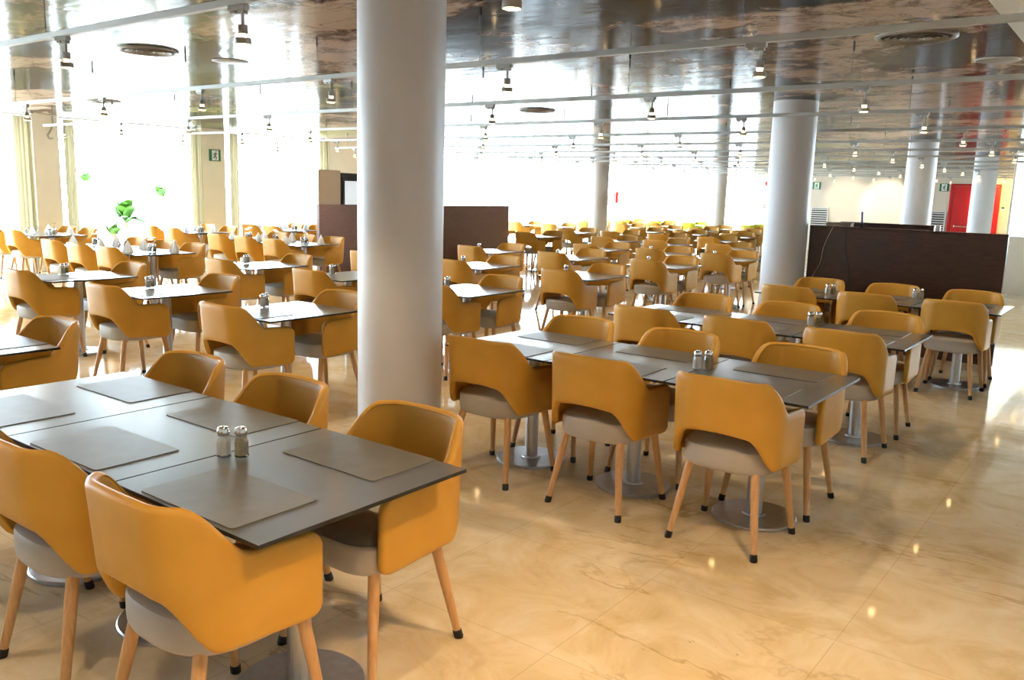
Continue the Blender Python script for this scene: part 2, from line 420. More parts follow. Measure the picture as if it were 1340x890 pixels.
def shell_bm(thick=0.034, nu=64):
    R = 0.145; hx = 0.254; yr = -0.243; yf = 0.205
    half = (hx-R) + R*PI/2 + (yf-(yr+R))
    def plan(u):
        s = 1 if u >= 0 else -1; u = abs(u)
        if u <= hx-R:
            return Vector((s*u, yr-0.010*(1-(u/(hx-R))**2)*0.5)), Vector((0, -1))
        u2 = u-(hx-R)
        if u2 <= R*PI/2:
            a = u2/R
            return Vector((s*((hx-R)+R*math.sin(a)), yr+R-R*math.cos(a))), Vector((s*math.sin(a), -math.cos(a)))
        y = yr+R+(u2-R*PI/2)
        return Vector((s*hx, y)), Vector((s, 0))
    def top(u):
        u = abs(u)
        z = 0.858 - 0.007*(min(u, 0.2)/0.2)**2
        z -= 0.160*sm(0.212, 0.385, u)
        if u > 0.41: z -= 0.016*(u-0.41)/(half-0.41)
        r = 0.055
        if u > half-r:
            d = (u-(half-r))/r
            z -= r*(1-math.sqrt(max(0.0, 1-d*d)))
        return z
    def bot(u):
        u = abs(u)
        z = 0.588 - 0.014*(u/0.17)**2 if u < 0.17 else 0.574
        z -= 0.152*sm(0.150, 0.290, u)
        z -= 0.022*sm(0.29, half, u)
        r = 0.05
        if u > half-r:
            d = (u-(half-r))/r
            z += r*0.8*(1-math.sqrt(max(0.0, 1-d*d)))
        return z
    us = []
    n = nu
    for i in range(n+1):
        q = -1 + 2*i/n
        us.append(q*half)
    # finer steps at the ends of the arms
    ext = [half-0.055*(1-math.sin(k*PI/10)) for k in range(0, 6)]
    us = sorted(set([round(x, 5) for x in us if abs(x) < half-0.058] + [round(e, 5) for e in ext] + [round(-e, 5) for e in ext]))
    bm = B(); loops = []
    nz = 9
    for u in us:
        P, N = plan(u)
        z0, z1 = bot(u), top(u)
        e = abs(u)-(half-0.02)
        th = thick*(0.25+0.75*math.sqrt(max(0.0, 1-(e/0.02)**2))) if e > 0 else thick
        hth = th/2
        rear = 1-sm(0.12, 0.34, abs(u))
        def pos(off, z):
            q = P + N*off
            x = q.x*(1+0.05*(z-0.45)); y = q.y - rear*0.085*(z-0.45)
            x -= (1 if u > 0 else -1)*0.006*sm(0.3, half, abs(u))
            return Vector((x, y, z))
        loop = []
        zz0, zz1 = z0+hth, z1-hth
        if zz1 < zz0: zz0 = zz1 = (zz0+zz1)/2
        for k in range(nz): loop.append(pos(hth, zz0+(zz1-zz0)*k/(nz-1)))
        for k in range(1, 4):
            a = PI*k/4; loop.append(pos(hth*math.cos(a), zz1+hth*math.sin(a)))
        for k in range(nz): loop.append(pos(-hth, zz1+(zz0-zz1)*k/(nz-1)))
        for k in range(1, 4):
            a = PI*k/4; loop.append(pos(-hth*math.cos(a), zz0-hth*math.sin(a)))
        loops.append([bm.verts.new(p) for p in loop])
    for A_, B_ in zip(loops, loops[1:]):
        for k in range(len(A_)):
            k2 = (k+1) % len(A_)
            bm.faces.new((A_[k], A_[k2], B_[k2], B_[k]))
    bm.faces.new(loops[0]); bm.faces.new(list(reversed(loops[-1])))
    # a raised seam along the inside of the rim
    return bm, plan, top

def seat_bm():
    bm = B(); n = 48
    a = 0.236
    def pt(k, s):
        th = 2*PI*k/n; c, s_ = math.cos(th), math.sin(th)
        e = 2/(2.7 if s_ < 0 else 4.2)
        b_ = 0.218 if s_ < 0 else 0.250
        return (s*a*math.copysign(abs(c)**e, c), s*b_*math.copysign(abs(s_)**e, s_))
    prof = [(0.88, 0.386), (0.955, 0.392), (0.99, 0.408), (1.0, 0.435), (1.0, 0.478), (0.992, 0.490), (0.972, 0.497), (0.965, 0.4965), (0.93, 0.502), (0.6, 0.510), (0.3, 0.513)]
    rings = [[bm.verts.new((*pt(k, s), z)) for k in range(n)] for s, z in prof]
    for A_, B_ in zip(rings, rings[1:]):
        for k in range(n):
            bm.faces.new((A_[k], A_[(k+1) % n], B_[(k+1) % n], B_[k]))
    bm.faces.new(list(reversed(rings[0]))); bm.faces.new(rings[-1])
    return bm

def make_chair(shell_mat):
    t = thing('dining_chair', 'x', 'chair')
    bm, plan, top = shell_bm(); obj('backrest', bm, shell_mat, t, 50)
    bm = B()
    pts = []
    for i in range(41):
        u = -0.40 + 0.80*i/40
        P, N = plan(u); z = top(u)-0.012
        q = P - N*0.0165
        rear = 1-sm(0.12, 0.34, abs(u))
        pts.append((q.x*(1+0.05*(z-0.45)), q.y-rear*0.085*(z-0.45), z))
    tube(bm, pts, 0.0032, 6); obj('piping', bm, shell_mat, t, 60)
    obj('seat', seat_bm(), M['seat'], t, 50)
    for x0, y0, x1, y1 in ((-0.165, -0.150, -0.222, -0.232), (0.165, -0.150, 0.222, -0.232), (-0.192, 0.175, -0.240, 0.232), (0.192, 0.175, 0.240, 0.232)):
        top_ = Vector((x0, y0, 0.398)); tip = Vector((x1, y1, 0.0)); d = tip-top_
        bm = B(); tube(bm, [top_ + d*k for k in (0, 0.25, 0.5, 0.75, 0.93)], [0.0205, 0.0205, 0.0185, 0.0165, 0.0150], 14)
        lg = obj('leg', bm, M['oak'], t, 40)
        bm = B(); c0 = top_+d*0.915
        tube(bm, [c0, top_+d*0.93, Vector((x1, y1, 0.004)), Vector((x1, y1, 0.0))], [0.0160, 0.0178, 0.0182, 0.0165], 14)
        obj('foot_cap', bm, M['rubber'], lg, 40)
    return t
# ------------------------------------------------------------------ the table
TW, TD, TZ = 0.7296, 0.8356, 0.75
def make_table():
    t = thing('dining_table', 'x', 'table')
    bm = B(); box(bm, -TW/2, TW/2, -TD/2, TD/2, TZ-0.013, TZ, 0.0012, 1)
    for f in bm.faces:
        if f.normal.z < 0.5: f.material_index = 1
    bmesh.ops.recalc_face_normals(bm, faces=bm.faces[:])
    for f in bm.faces: f.material_index = 0 if f.normal.z > 0.9 else 1
    obj('tabletop', bm, [M['table'], M['black_edge']], t)
    bm = B(); box(bm, -0.20, 0.20, -0.03, 0.03, TZ-0.038, TZ-0.0135, 0.003, 1); box(bm, -0.03, 0.03, -0.24, 0.24, TZ-0.038, TZ-0.0135, 0.003, 1)
    box(bm, -0.09, 0.09, -0.09, 0.09, TZ-0.046, TZ-0.036, 0.002, 1)
    obj('support_frame', bm, M['black_edge'], t)
    bm = B(); lathe(bm, [(0.041, 0.018), (0.041, TZ-0.045)], 32); obj('pole', bm, M['steel'], t, 40)
    bm = B(); lathe(bm, [(0.0, 0.0), (0.214, 0.0), (0.219, 0.003), (0.219, 0.014), (0.214, 0.019), (0.06, 0.021), (0.058, 0.028), (0.042, 0.029), (0.0, 0.029)], 64)
    obj('base', bm, M['disc'], t, 40)
    return t
def make_mat():
    bm = B()
    n = 6; r = 0.012; hx, hy = 0.230, 0.150; ring = []
    for cx_, cy_, a0 in ((hx-r, hy-r, 0), (-hx+r, hy-r, PI/2), (-hx+r, -hy+r, PI), (hx-r, -hy+r, 1.5*PI)):
        for k in range(n+1):
            a = a0 + PI/2*k/n; ring.append((cx_+r*math.cos(a), cy_+r*math.sin(a)))
    lo = [bm.verts.new((x, y, 0)) for x, y in ring]; hi = [bm.verts.new((x, y, 0.0028)) for x, y in ring]
    bm.faces.new(list(reversed(lo))); bm.faces.new(hi)
    for k in range(len(ring)):
        k2 = (k+1) % len(ring); bm.faces.new((lo[k], lo[k2], hi[k2], hi[k]))
    return obj('placemat', bm, M['mat'])
def make_shaker(fill):
    t = thing('salt_shaker' if fill == 'salt' else 'pepper_shaker', 'x', 'shaker')
    Z8 = Matrix.Rotation(PI/8, 3, 'Z')
    bm = B(); lathe(bm, [(0.0, 0.0), (0.0235, 0.0), (0.0265, 0.004), (0.0255, 0.014), (0.0255, 0.055), (0.0205, 0.071), (0.0190, 0.080)], 8, axis=Z8); obj('bottle', bm, M['jar'], t)
    bm = B(); lathe(bm, [(0.0, 0.006), (0.0235, 0.006), (0.0240, 0.054), (0.0195, 0.066), (0.0, 0.067)], 8, axis=Z8); obj('contents', bm, M[fill], t)
    bm = B(); lathe(bm, [(0.0, 0.074), (0.0215, 0.074), (0.0222, 0.078), (0.0222, 0.090), (0.0190, 0.099), (0.010, 0.103), (0.0, 0.1035)], 24); obj('cap', bm, M['chrome'], t, 40)
    return t

chair0 = make_chair(M['leather']); table0 = make_table(); mat0 = make_mat()
salt0, pepper0 = make_shaker('salt'), make_shaker('pepper')
chair_lime = dup(chair0, (0, 0, 0)); 
for ch in chair_lime.children:
    if ch.name.split('.')[0] in ('backrest', 'piping'):
        ch.data = ch.data.copy(); ch.data.materials[0] = M['lime']
used = {}
def place(proto, loc, rz=0.0, label=None, group=None):
    """the first time moves the prototype itself, then copies it"""
    k = proto.name
    if k not in used:
        used[k] = proto; proto.location = loc; proto.rotation_euler = (0, 0, rz)
        if label: proto['label'] = label
        if group: proto['group'] = group
        return proto
    return dup(proto, loc, rz, label, group)

rnd = random.Random(3)
def jit(s): return rnd.uniform(-s, s)
def chairs_at(cx, cy, tp, group, near=True, far=True, tuck=0.315, lime=False, dxf=0.0, fart=0.0):
    pr = chair_lime if lime else chair0
    col = 'lime yellow' if lime else 'mustard'
    if near: place(pr, (cx+jit(0.006), cy-tuck-abs(jit(0.015)), 0), jit(0.014), '%s armchair, back to us, %s' % (col, tp), group)
    if far: place(pr, (cx+dxf+jit(0.006), cy+tuck+0.025+fart+abs(jit(0.02)), 0), PI+jit(0.014), '%s armchair facing us, %s' % (col, tp), group)

def mats_at(cx, cy, tp, which=(True, True)):
    y0, y1 = cy-TD/2, cy+TD/2
    g = 'grey placemats'
    for on, y, side in ((which[0], y0+0.165, 'near'), (which[1], y1-0.150, 'far')):
        if on:
            o = place(mat0, (cx+jit(0.004), y, TZ+0.0003), jit(0.008))
            tag(o, 'grey placemat, %s half, %s' % (side, tp), 'placemat', g)

def shakers_at(x, y, tp, rz=0.0, px=0.024, py=0.034):
    for pr, dx, dy, w in ((salt0, -0.022, -0.004, 'salt'), (pepper0, px, py, 'pepper')):
        o = place(pr, (x+dx, y+dy, TZ+0.0003), rz+jit(0.3), 'metal-capped glass %s shaker, %s' % (w, tp), 'salt and pepper shakers')

def table_at(cx, cy, tp, group):
    place(table0, (cx, cy, 0), 0, 'dark slate %s' % tp, group)

END3 = ['aisle-end table', 'middle table', 'window-end table']
def joined(xr, yf, n, row, group, mats=True, near=True, far=True, dxf=0.0, tuck=0.315, fart=0.0):
    out = []
    for i in range(n):
        cx = xr - TW/2 - i*(TW+0.0066); cy = yf + TD/2
        tp = '%s of the %s' % (END3[i] if n == 3 else (END3[0] if i == 0 else END3[2]), row)
        table_at(cx, cy, tp, group)
        chairs_at(cx, cy, tp, 'armchairs at the joined tables', near, far, tuck=tuck, dxf=dxf, fart=fart)
        if mats: mats_at(cx, cy, tp)
        out.append((cx, cy, tp))
    return out

R1 = joined(-1.757, 1.268, 3, 'frontmost joined row', 'joined tables with placemats', dxf=-0.033, fart=0.022)
shakers_at(-2.445, 1.655, R1[0][2])
R2 = joined(-1.175, 3.822, 3, 'joined row beside the thick column', 'joined tables with placemats')
shakers_at(-1.895, 4.24, R2[1][2])
R3 = joined(-1.205, 5.785, 3, 'middle joined row before the partition', 'joined tables with placemats', fart=0.05)
shakers_at(-1.985, 6.40, R3[1][2])
R4 = joined(-1.00, 8.33, 3, 'joined row against the dark partition', 'joined tables with placemats')
shakers_at(-1.83, 9.08, R4[1][2]); shakers_at(-2.58, 8.75, R4[2][2])

# ------------------------------------------------------------------ single tables for two
rows = [
    (2.19, [-4.79]),
    (4.42, [-4.78, -6.40, -7.95]),
    (6.53, [-4.78, -6.43, -7.95]),
    (8.72, [-4.87, -6.45, -7.98]),
    (10.95, [-4.98, -6.50, -8.02]),
    (13.08, [-4.95, -6.08, -7.28]),
    (15.60, [-6.03, -7.33, -8.50, -10.40]),
    (18.10, [-7.36, -8.58, -9.80, -11.05]),
    (20.50, [-7.9, -9.15, -10.43, -13.2, -14.4]),
    (22.80, [-8.6, -9.85, -11.0, -12.2, -13.5]),
    (25.10, [-9.2, -10.45, -12.4, -13.6, -14.8]),
    (27.40, [-10.2, -12.3, -13.5, -14.7]),
]
for r, (yb, xs) in enumerate(rows):
    for c, xr in enumerate(xs):
        cx, cy = xr-TW/2, yb-TD/2
        tp = '%s table from the aisle in the %s single row' % (ORD[c], ORD[r])
        table_at(cx, cy, tp.replace('table', 'table for two'), 'single tables for two')
        chairs_at(cx, cy, tp, 'armchairs at the single tables', lime=(r >= 11))
        if r <= 5 and not (r == 0): shakers_at(xr-0.58, cy-0.02, tp, px=-0.052, py=0.046)
        if r in (0, 1): mats_at(cx, cy, tp, (True, r == 0))

# ------------------------------------------------------------------ laid tables by the windows
def make_glass():
    t = thing('wine_glass', 'x', 'wine glass')
    bm = B()   # turned upside down: the rim stands on the table
    lathe(bm, [(0.030, 0.0), (0.036, 0.03), (0.037, 0.055), (0.030, 0.085), (0.014, 0.102), (0.0, 0.106)], 20); obj('bowl', bm, M['glass'], t, 40)
    bm = B(); lathe(bm, [(0.0, 0.106), (0.006, 0.106), (0.0038, 0.12), (0.0038, 0.165), (0.007, 0.174), (0.034, 0.178), (0.034, 0.181), (0.0, 0.181)], 20); obj('stem', bm, M['glass'], t, 40)
    return t
def make_napkin():
    bm = B(); n = 20; rings = []
    for z, s in ((0.0, 1.25), (0.035, 1.08), (0.085, 0.70), (0.13, 0.28), (0.15, 0.06)):
        rings.append([bm.verts.new(((0.052+0.012*math.cos(5*2*PI*k/n))*s*math.cos(2*PI*k/n), (0.045+0.012*math.cos(5*2*PI*k/n))*s*math.sin(2*PI*k/n), z)) for k in range(n)])
    for A_, B_ in zip(rings, rings[1:]):
        for k in range(n): bm.faces.new((A_[k], A_[(k+1) % n], B_[(k+1) % n], B_[k]))
    bm.faces.new(rings[-1]); bm.faces.new(list(reversed(rings[0])))
    return obj('folded_napkin', bm, M['napkin'], None, 30)
glass0, nap0 = make_glass(), make_napkin()
def laid(xr, yb, n, row, glasses=True):
    for i, (cx, cy, tp) in enumerate(joined(xr, yb-TD, n, row, 'laid tables by the windows', mats=False, tuck=0.39)):
        for dx, dy, w in ((-0.12, -0.25, 'near'), (0.10, 0.25, 'far')):
            o = place(nap0, (cx+dx+jit(0.04), cy+dy, TZ), jit(1)); tag(o, 'white cone napkin, %s half, %s' % (w, tp), 'napkin', 'folded napkins')
        for dx, dy, w in ((0.19, -0.13, 'near'), (-0.2, 0.16, 'far')):
            o = place(glass0, (cx+dx, cy+dy+jit(0.03), TZ), 0); tag(o, 'upturned wine glass, %s half, %s' % (w, tp), None, 'wine glasses')
        if i in (0, 2): shakers_at(cx-0.05, cy+0.02, tp)
laid(-10.26, 6.53, 3, 'laid row nearest the big column')
laid(-14.42, 7.15, 2, 'laid row at the first pilaster')
laid(-10.65, 9.38, 3, 'laid row before the tall partition')
laid(-14.30, 9.87, 2, 'laid row at the exit-sign pilaster')
laid(-14.30, 12.1, 2, 'laid row behind the tall partition')

# ------------------------------------------------------------------ partitions, counter and things on it
def partition(name, label, x0, x1, y0, y1, z1, wood='wenge'):
    t = thing(name, label, 'partition', ((x0+x1)/2, (y0+y1)/2, 0))
    cx, cy = (x0+x1)/2, (y0+y1)/2
    bm = B(); box(bm, x0-cx, x1-cx, y0-cy, y1-cy, 0.0, z1-0.02, 0.004, 1); obj('panel', bm, M[wood], t)
    bm = B(); e = 0.004; box(bm, x0-cx-e, x1-cx+e, y0-cy-e, y1-cy+e, z1-0.02, z1, 0.003, 1); obj('top_rail', bm, M[wood], t)
    return t
partition('partition', 'low dark brown wooden partition behind the joined tables by the aisle', -3.28, -1.24, 10.12, 10.20, 1.39)
partition('partition', 'dark brown counter back rising just behind the aisle partition', -3.25, -2.16, 11.2, 11.28, 1.425)
partition('partition', 'long brown wooden partition crossing behind the thick white column', -12.54, -12.46, 10.5, 16.3, 1.35, 'glare_wood')
t = thing('counter', 'pale service counter shelf between the two dark partitions', 'counter', (-2.7, 10.68, 0))
bm = B(); box(bm, -0.56, 0.5, -0.46, 0.50, 1.33, 1.37, 0.004, 1); obj('worktop', bm, M['wenge_cap'], t)
bm = B(); box(bm, -0.53, 0.47, -0.42, 0.46, 0, 1.33); obj('body', bm, M['wenge'], t)
bm = B(); box(bm, -0.022, 0.022, -0.022, 0.022, 0.0, 1.43, 0.004, 1); o = obj('end_post', bm, M['plastic_white'], None, None, (-2.12, 11.24, 0)); tag(o, 'white upright post capping the end of the counter back', 'post')
t = thing('cardboard_box', 'flat beige carton lying on the counter beside the column', 'box', (-3.06, 10.52, 1.37), 0.1)
bm = B(); box(bm, -0.14, 0.14, -0.1, 0.1, 0, 0.045, 0.003, 1); obj('body', bm, M['paper'], t)
bm = B(); box(bm, -0.145, 0.145, -0.105, 0.105, 0.0452, 0.06, 0.002, 1); obj('lid', bm, M['paper'], t)
t = thing('pen', 'blue pen standing upright in a holder on the counter', 'pen', (-2.78, 10.42, 1.37), 0.2)
bm = B(); tube(bm, [(0, 0, 0.05), (-0.01, 0, 0.19)], [0.011, 0.011], 10); obj('barrel', bm, M['blue'], t, 40)
bm = B(); tube(bm, [(-0.01, 0, 0.19), (-0.0105, 0, 0.20)], [0.008, 0.006], 10); obj('cap', bm, M['blue'], t, 40)
bm = B(); lathe(bm, [(0, 0), (0.04, 0), (0.04, 0.012), (0.022, 0.02), (0.02, 0.055), (0.0, 0.055)], 20); obj('stand', bm, M['rubber'], t, 40)
def cable(name, label, pts, m, r=0.004):
    # smooth through the points
    P = [Vector(p) for p in pts]; out = []
    for i in range(len(P)-1):
        p0, p1, p2, p3 = P[max(i-1, 0)], P[i], P[i+1], P[min(i+2, len(P)-1)]
        for k in range(8):
            s = k/8
            out.append(0.5*((2*p1)+(-p0+p2)*s+(2*p0-5*p1+4*p2-p3)*s*s+(-p0+3*p1-3*p2+p3)*s**3))
    out.append(P[-1]); bm = B(); tube(bm, out, r, 8)
    o = obj(name, bm, m, None, 60); tag(o, label, 'cable'); return o
cable('cable', 'white cable draped down the face of the dark aisle partition', [(-2.96, 10.33, 1.385), (-3.0, 10.17, 1.405), (-3.02, 10.105, 1.37), (-3.10, 10.108, 1.15), (-3.13, 10.11, 0.95), (-3.24, 10.11, 0.70), (-3.26, 10.11, 0.45)], M['cable_white'])
cable('cable', 'thin black cable hanging on the dark aisle partition', [(-2.86, 10.32, 1.385), (-2.86, 10.17, 1.405), (-2.85, 10.105, 1.37), (-2.86, 10.108, 1.15), (-2.80, 10.11, 0.95), (-2.80, 10.11, 0.72), (-2.82, 10.11, 0.5)], M['cable_black'], 0.003)

# tall cabinet and lit drinks fridge behind the left partition
t = thing('tall_cabinet', 'beige tall cabinet beside the drinks fridge at the window wall', 'cabinet', (-15.3, 12.95, 0))
bm = B(); box(bm, -0.3, 0.3, -0.32, 0.32, 0, 2.05, 0.004, 1); obj('body', bm, M['beige_laminate'], t)
bm = B(); box(bm, 0.302, 0.32, -0.30, 0.30, 0.1, 2.0, 0.003, 1); d = obj('door', bm, M['beige_laminate'], t)
bm = B(); tube(bm, [(0.335, -0.25, 0.95), (0.335, -0.25, 1.15)], 0.008, 8); obj('handle', bm, M['steel'], d, 40)
t = thing('drinks_fridge', 'glass-fronted drinks fridge standing behind the long partition', 'fridge', (-15.3, 13.72, 0))
bm = B(); box(bm, -0.3, 0.22, -0.36, 0.36, 0, 2.0, 0.005, 1); obj('body', bm, M['fridge_dark'], t)
bm = B(); box(bm, 0.222, 0.224, -0.30, 0.30, 0.2, 1.82); obj('interior', bm, M['fridge_lit'], t)
bm = B()
for z in (0.12, 0.98, 1.84): box(bm, 0.225, 0.265, -0.35, 0.35, z, z+0.06)
box(bm, 0.225, 0.265, -0.35, -0.29, 0.18, 1.84); box(bm, 0.225, 0.265, 0.29, 0.35, 0.18, 1.84); d = obj('door', bm, M['fridge_dark'], t)
bm = B(); box(bm, 0.24, 0.248, -0.29, 0.29, 0.18, 0.98); box(bm, 0.24, 0.248, -0.29, 0.29, 1.04, 1.84); obj('pane', bm, M['pane'], d)
bm = B(); tube(bm, [(0.285, -0.31, 0.9), (0.285, -0.31, 1.3)], 0.01, 8); obj('handle', bm, M['steel'], d, 40)
t = thing('bin', 'small dark domed bin rising behind the long partition', 'bin', (-14.4, 12.85, 0))
bm = B(); lathe(bm, [(0, 0), (0.17, 0), (0.19, 0.04), (0.19, 1.16), (0, 1.16)], 28); obj('body', bm, M['fridge_dark'], t, 40)
bm = B(); lathe(bm, [(0.2, 1.161), (0.19, 1.20), (0.13, 1.25), (0.0, 1.28)], 28); obj('lid', bm, M['rubber'], t, 40)

# ------------------------------------------------------------------ far wall: door, grilles, signs
t = bpy.data.objects.new('door_1', None); link(t); t.location = (-4.72, YF, 0); t['kind'] = 'structure'
bm = B(); box(bm, -0.62, 0.62, -0.045, -0.002, 0.0, 2.27, 0.003, 1); obj('door_panel', bm, M['red_door'], t)
bm = B(); box(bm, -0.70, -0.625, -0.06, -0.001, 0, 2.34); box(bm, 0.625, 0.70, -0.06, -0.001, 0, 2.34); box(bm, -0.625, 0.625, -0.06, -0.001, 2.275, 2.34); obj('door_frame', bm, M['red_frame'], t)
bm = B(); box(bm, -0.5, 0.5, -0.10, -0.07, 1.0, 1.04, 0.008, 2); box(bm, -0.5, -0.47, -0.075, -0.044, 0.98, 1.06); box(bm, 0.47, 0.5, -0.075, -0.044, 0.98, 1.06); obj('door_handle', bm, M['chrome'], t)

def grille(x0, x1, z0, z1, label):
    t = thing('wall_grille', label, 'grille', ((x0+x1)/2, YF, z0), 0, 'wall grilles'); w = (x1-x0)/2; h = z1-z0
    bm = B(); box(bm, -w, w, -0.012, -0.001, 0, h); obj('backing', bm, M['vent_dark'], t)
    bm = B(); f = 0.035
    box(bm, -w-f, w+f, -0.03, -0.002, -f, 0); box(bm, -w-f, w+f, -0.03, -0.002, h, h+f); box(bm, -w-f, -w, -0.03, -0.002, 0, h); box(bm, w, w+f, -0.03, -0.002, 0, h); obj('frame', bm, M['grille'], t)
    bm = B(); n = 12
    for k in range(n):
        z = h*(k+0.5)/n; box(bm, -w, w, -0.026, -0.013, z-0.016, z+0.016)
    obj('slats', bm, M['grille'], t)
grille(-9.72, -9.18, 0.55, 1.44, 'white louvred grille low on the far wall next to the thick column')
grille(-5.88, -5.52, 0.55, 1.44, 'white louvred grille on the far wall beside the red door')

def exit_sign(loc, rz, label, w=0.27, h=0.24):
    t = thing('exit_sign', label, 'exit sign', loc, rz, 'green exit signs')
    bm = B(); box(bm, -w/2, w/2, -0.02, 0, 0, h, 0.003, 1); obj('panel', bm, M['sign_green'], t)
    s = h
    P = lambda pts: [((x-0.5)*w, z*s) for x, z in pts]
    bm = B()
    prism(bm, P([(0.22, 0.07), (0.80, 0.07), (0.80, 0.93), (0.22, 0.93)]), -0.0215, -0.0202); obj('door_mark', bm, M['sign_white'], t)
    bm = B()      # a figure running through the doorway
    def limb(a, b, r0, r1):
        a = Vector(a); b = Vector(b); d = (b-a).normalized(); n = Vector((-d.y, d.x))
        prism(bm, P([tuple(a+n*r0), tuple(b+n*r1), tuple(b-n*r1), tuple(a-n*r0)]), -0.0232, -0.0217)
    prism(bm, P([(0.58+0.055*math.cos(k*PI/5), 0.80+0.062*math.sin(k*PI/5)) for k in range(10)]), -0.0232, -0.0217)
    limb((0.55, 0.70), (0.48, 0.45), 0.065, 0.055); limb((0.50, 0.47), (0.62, 0.32), 0.05, 0.04); limb((0.61, 0.34), (0.56, 0.12), 0.04, 0.035)
    limb((0.47, 0.46), (0.42, 0.28), 0.05, 0.04); limb((0.43, 0.29), (0.28, 0.26), 0.038, 0.032); limb((0.56, 0.69), (0.70, 0.55), 0.03, 0.025); limb((0.53, 0.69), (0.38, 0.62), 0.03, 0.026); limb((0.39, 0.63), (0.33, 0.48), 0.028, 0.022)
    obj('running_figure', bm, M['sign_green'], t)
    return t
exit_sign((-5.62, YF-0.001, 2.10), 0, 'green exit sign on the far wall just before the red door')
exit_sign((-9.62, YF-0.001, 2.08), 0, 'green exit sign on the far wall above the column-side grille')
exit_sign((XL+0.121, 10.75, 2.14), PI/2, 'green exit sign on the window pilaster')
t = thing('thermostat', 'small white thermostat on the cream wall beyond the red door', 'thermostat', (-3.92, YF-0.001, 1.56))
bm = B(); box(bm, -0.07, 0.07, -0.03, 0, 0, 0.11, 0.006, 2); obj('body', bm, M['plastic_white'], t)
bm = B(); box(bm, -0.04, 0.04, -0.0325, -0.0302, 0.055, 0.095); obj('display', bm, M['screen'], t)
t = thing('fire_alarm_sounder', 'small red alarm sounder high on the far wall', 'alarm', (-11.38, YF-0.001, 2.24))
bm = B(); lathe(bm, [(0, 0), (0.06, 0), (0.065, 0.02), (0.05, 0.06), (0, 0.065)], 24, axis=Matrix.Rotation(PI/2, 3, 'X')); obj('dome', bm, M['red_gloss'], t, 40)
bm = B(); lathe(bm, [(0, -0.0), (0.075, 0.0), (0.075, 0.012), (0, 0.012)], 24, axis=Matrix.Rotation(PI/2, 3, 'X')); obj('base_plate', bm, M['red_gloss'], t, 40)
t = thing('fire_call_point', 'small red break-glass call point lower on the far wall', 'alarm', (-11.37, YF-0.001, 1.38))
bm = B(); box(bm, -0.055, 0.055, -0.045, 0, 0, 0.11, 0.006, 2); obj('body', bm, M['red_gloss'], t)
bm = B(); box(bm, -0.03, 0.03, -0.048, -0.0455, 0.03, 0.08); obj('button_plate', bm, M['sign_white'], t)
# fire extinguisher on the window wall mullion
t = thing('fire_extinguisher', 'red fire extinguisher hung on the bright window wall', 'fire extinguisher', (XL+0.10, 25.16+2.4, 1.38))
bm = B(); lathe(bm, [(0, 0), (0.06, 0), (0.072, 0.012), (0.072, 0.36), (0.05, 0.41), (0.02, 0.43), (0.0, 0.43)], 24); obj('cylinder', bm, M['red_gloss'], t, 40)
bm = B(); lathe(bm, [(0.018, 0.431), (0.018, 0.47), (0, 0.47)], 12); box(bm, -0.012, 0.09, -0.012, 0.012, 0.47, 0.485); obj('valve', bm, M['rubber'], t)
bm = B(); tube(bm, [(0.02, 0, 0.45), (0.08, 0.03, 0.42), (0.085, 0.04, 0.30), (0.075, 0.04, 0.12)], 0.01, 8); obj('hose', bm, M['rubber'], t, 60)
bm = B(); box(bm, 0.0735, 0.0745, -0.035, 0.035, 0.14, 0.30); obj('label_plate', bm, M['sign_white'], t)
bm = B(); box(bm, XL-0.03, XL+0.025, 27.5, 27.62, 0, 2.76); struct('trim_3', bm, M['frame_white'])

# ------------------------------------------------------------------ curtains
def curtain(x, y0, y1, label):
    bm = B(); n = 60; A_, B_ = [], []
    for k in range(n+1):
        s = k/n; y = y0+(y1-y0)*s; dx = 0.030*math.sin(s*(y1-y0)/0.09*2*PI*0.7)+0.012*math.sin(s*37)
        A_.append(bm.verts.new((x+dx*1.3, y, 0.02))); B_.append(bm.verts.new((x+dx, y, 2.74)))
    for k in range(n): bm.faces.new((A_[k], A_[k+1], B_[k+1], B_[k]))
    bmesh.ops.solidify(bm, geom=bm.faces[:], thickness=0.004)
    t = thing('curtain', label, 'curtain', (0, 0, 0), 0, 'gathered curtains')
    obj('drape', bm, M['curtain'], t, 60)
    bm = B(); tube(bm, [(x, y0-0.03, 2.755), (x, y1+0.03, 2.755)], 0.010, 8); obj('rail', bm, M['frame_white'], t, 60)
cx_ = XL+0.20
curtain(cx_, 6.75, 7.05, 'gathered beige curtain on the near side of the pilaster with the pipe')
curtain(cx_, 7.60, 7.80, 'gathered beige curtain on the far side of the pilaster with the pipe')
curtain(cx_, 10.14, 10.40, 'gathered beige curtain on the near side of the exit-sign pilaster')
curtain(cx_, 11.06, 11.30, 'gathered beige curtain on the far side of the exit-sign pilaster')
curtain(cx_, 13.50, 13.80, 'gathered beige curtain above the beige tall cabinet')
curtain(cx_, 14.95, 15.20, 'gathered beige curtain at the window past the drinks fridge')
for nm, dz in (('thermostat', 0.05), ('fire_call_point', 0.05), ('fire_alarm_sounder', 0.0)):
    q = bpy.data.objects[nm]; bm = B(); box(bm, -0.03, 0.03, -0.004, 0.0, dz-0.02, dz+0.02); obj('wall_mount', bm, M['plastic_white'], q)
q = bpy.data.objects['fire_extinguisher']; bm = B(); box(bm, -0.08, -0.07, -0.03, 0.03, 0.1, 0.45); box(bm, -0.075, -0.06, -0.02, 0.02, 0.38, 0.40); obj('wall_mount', bm, M['spot_grey'], q)
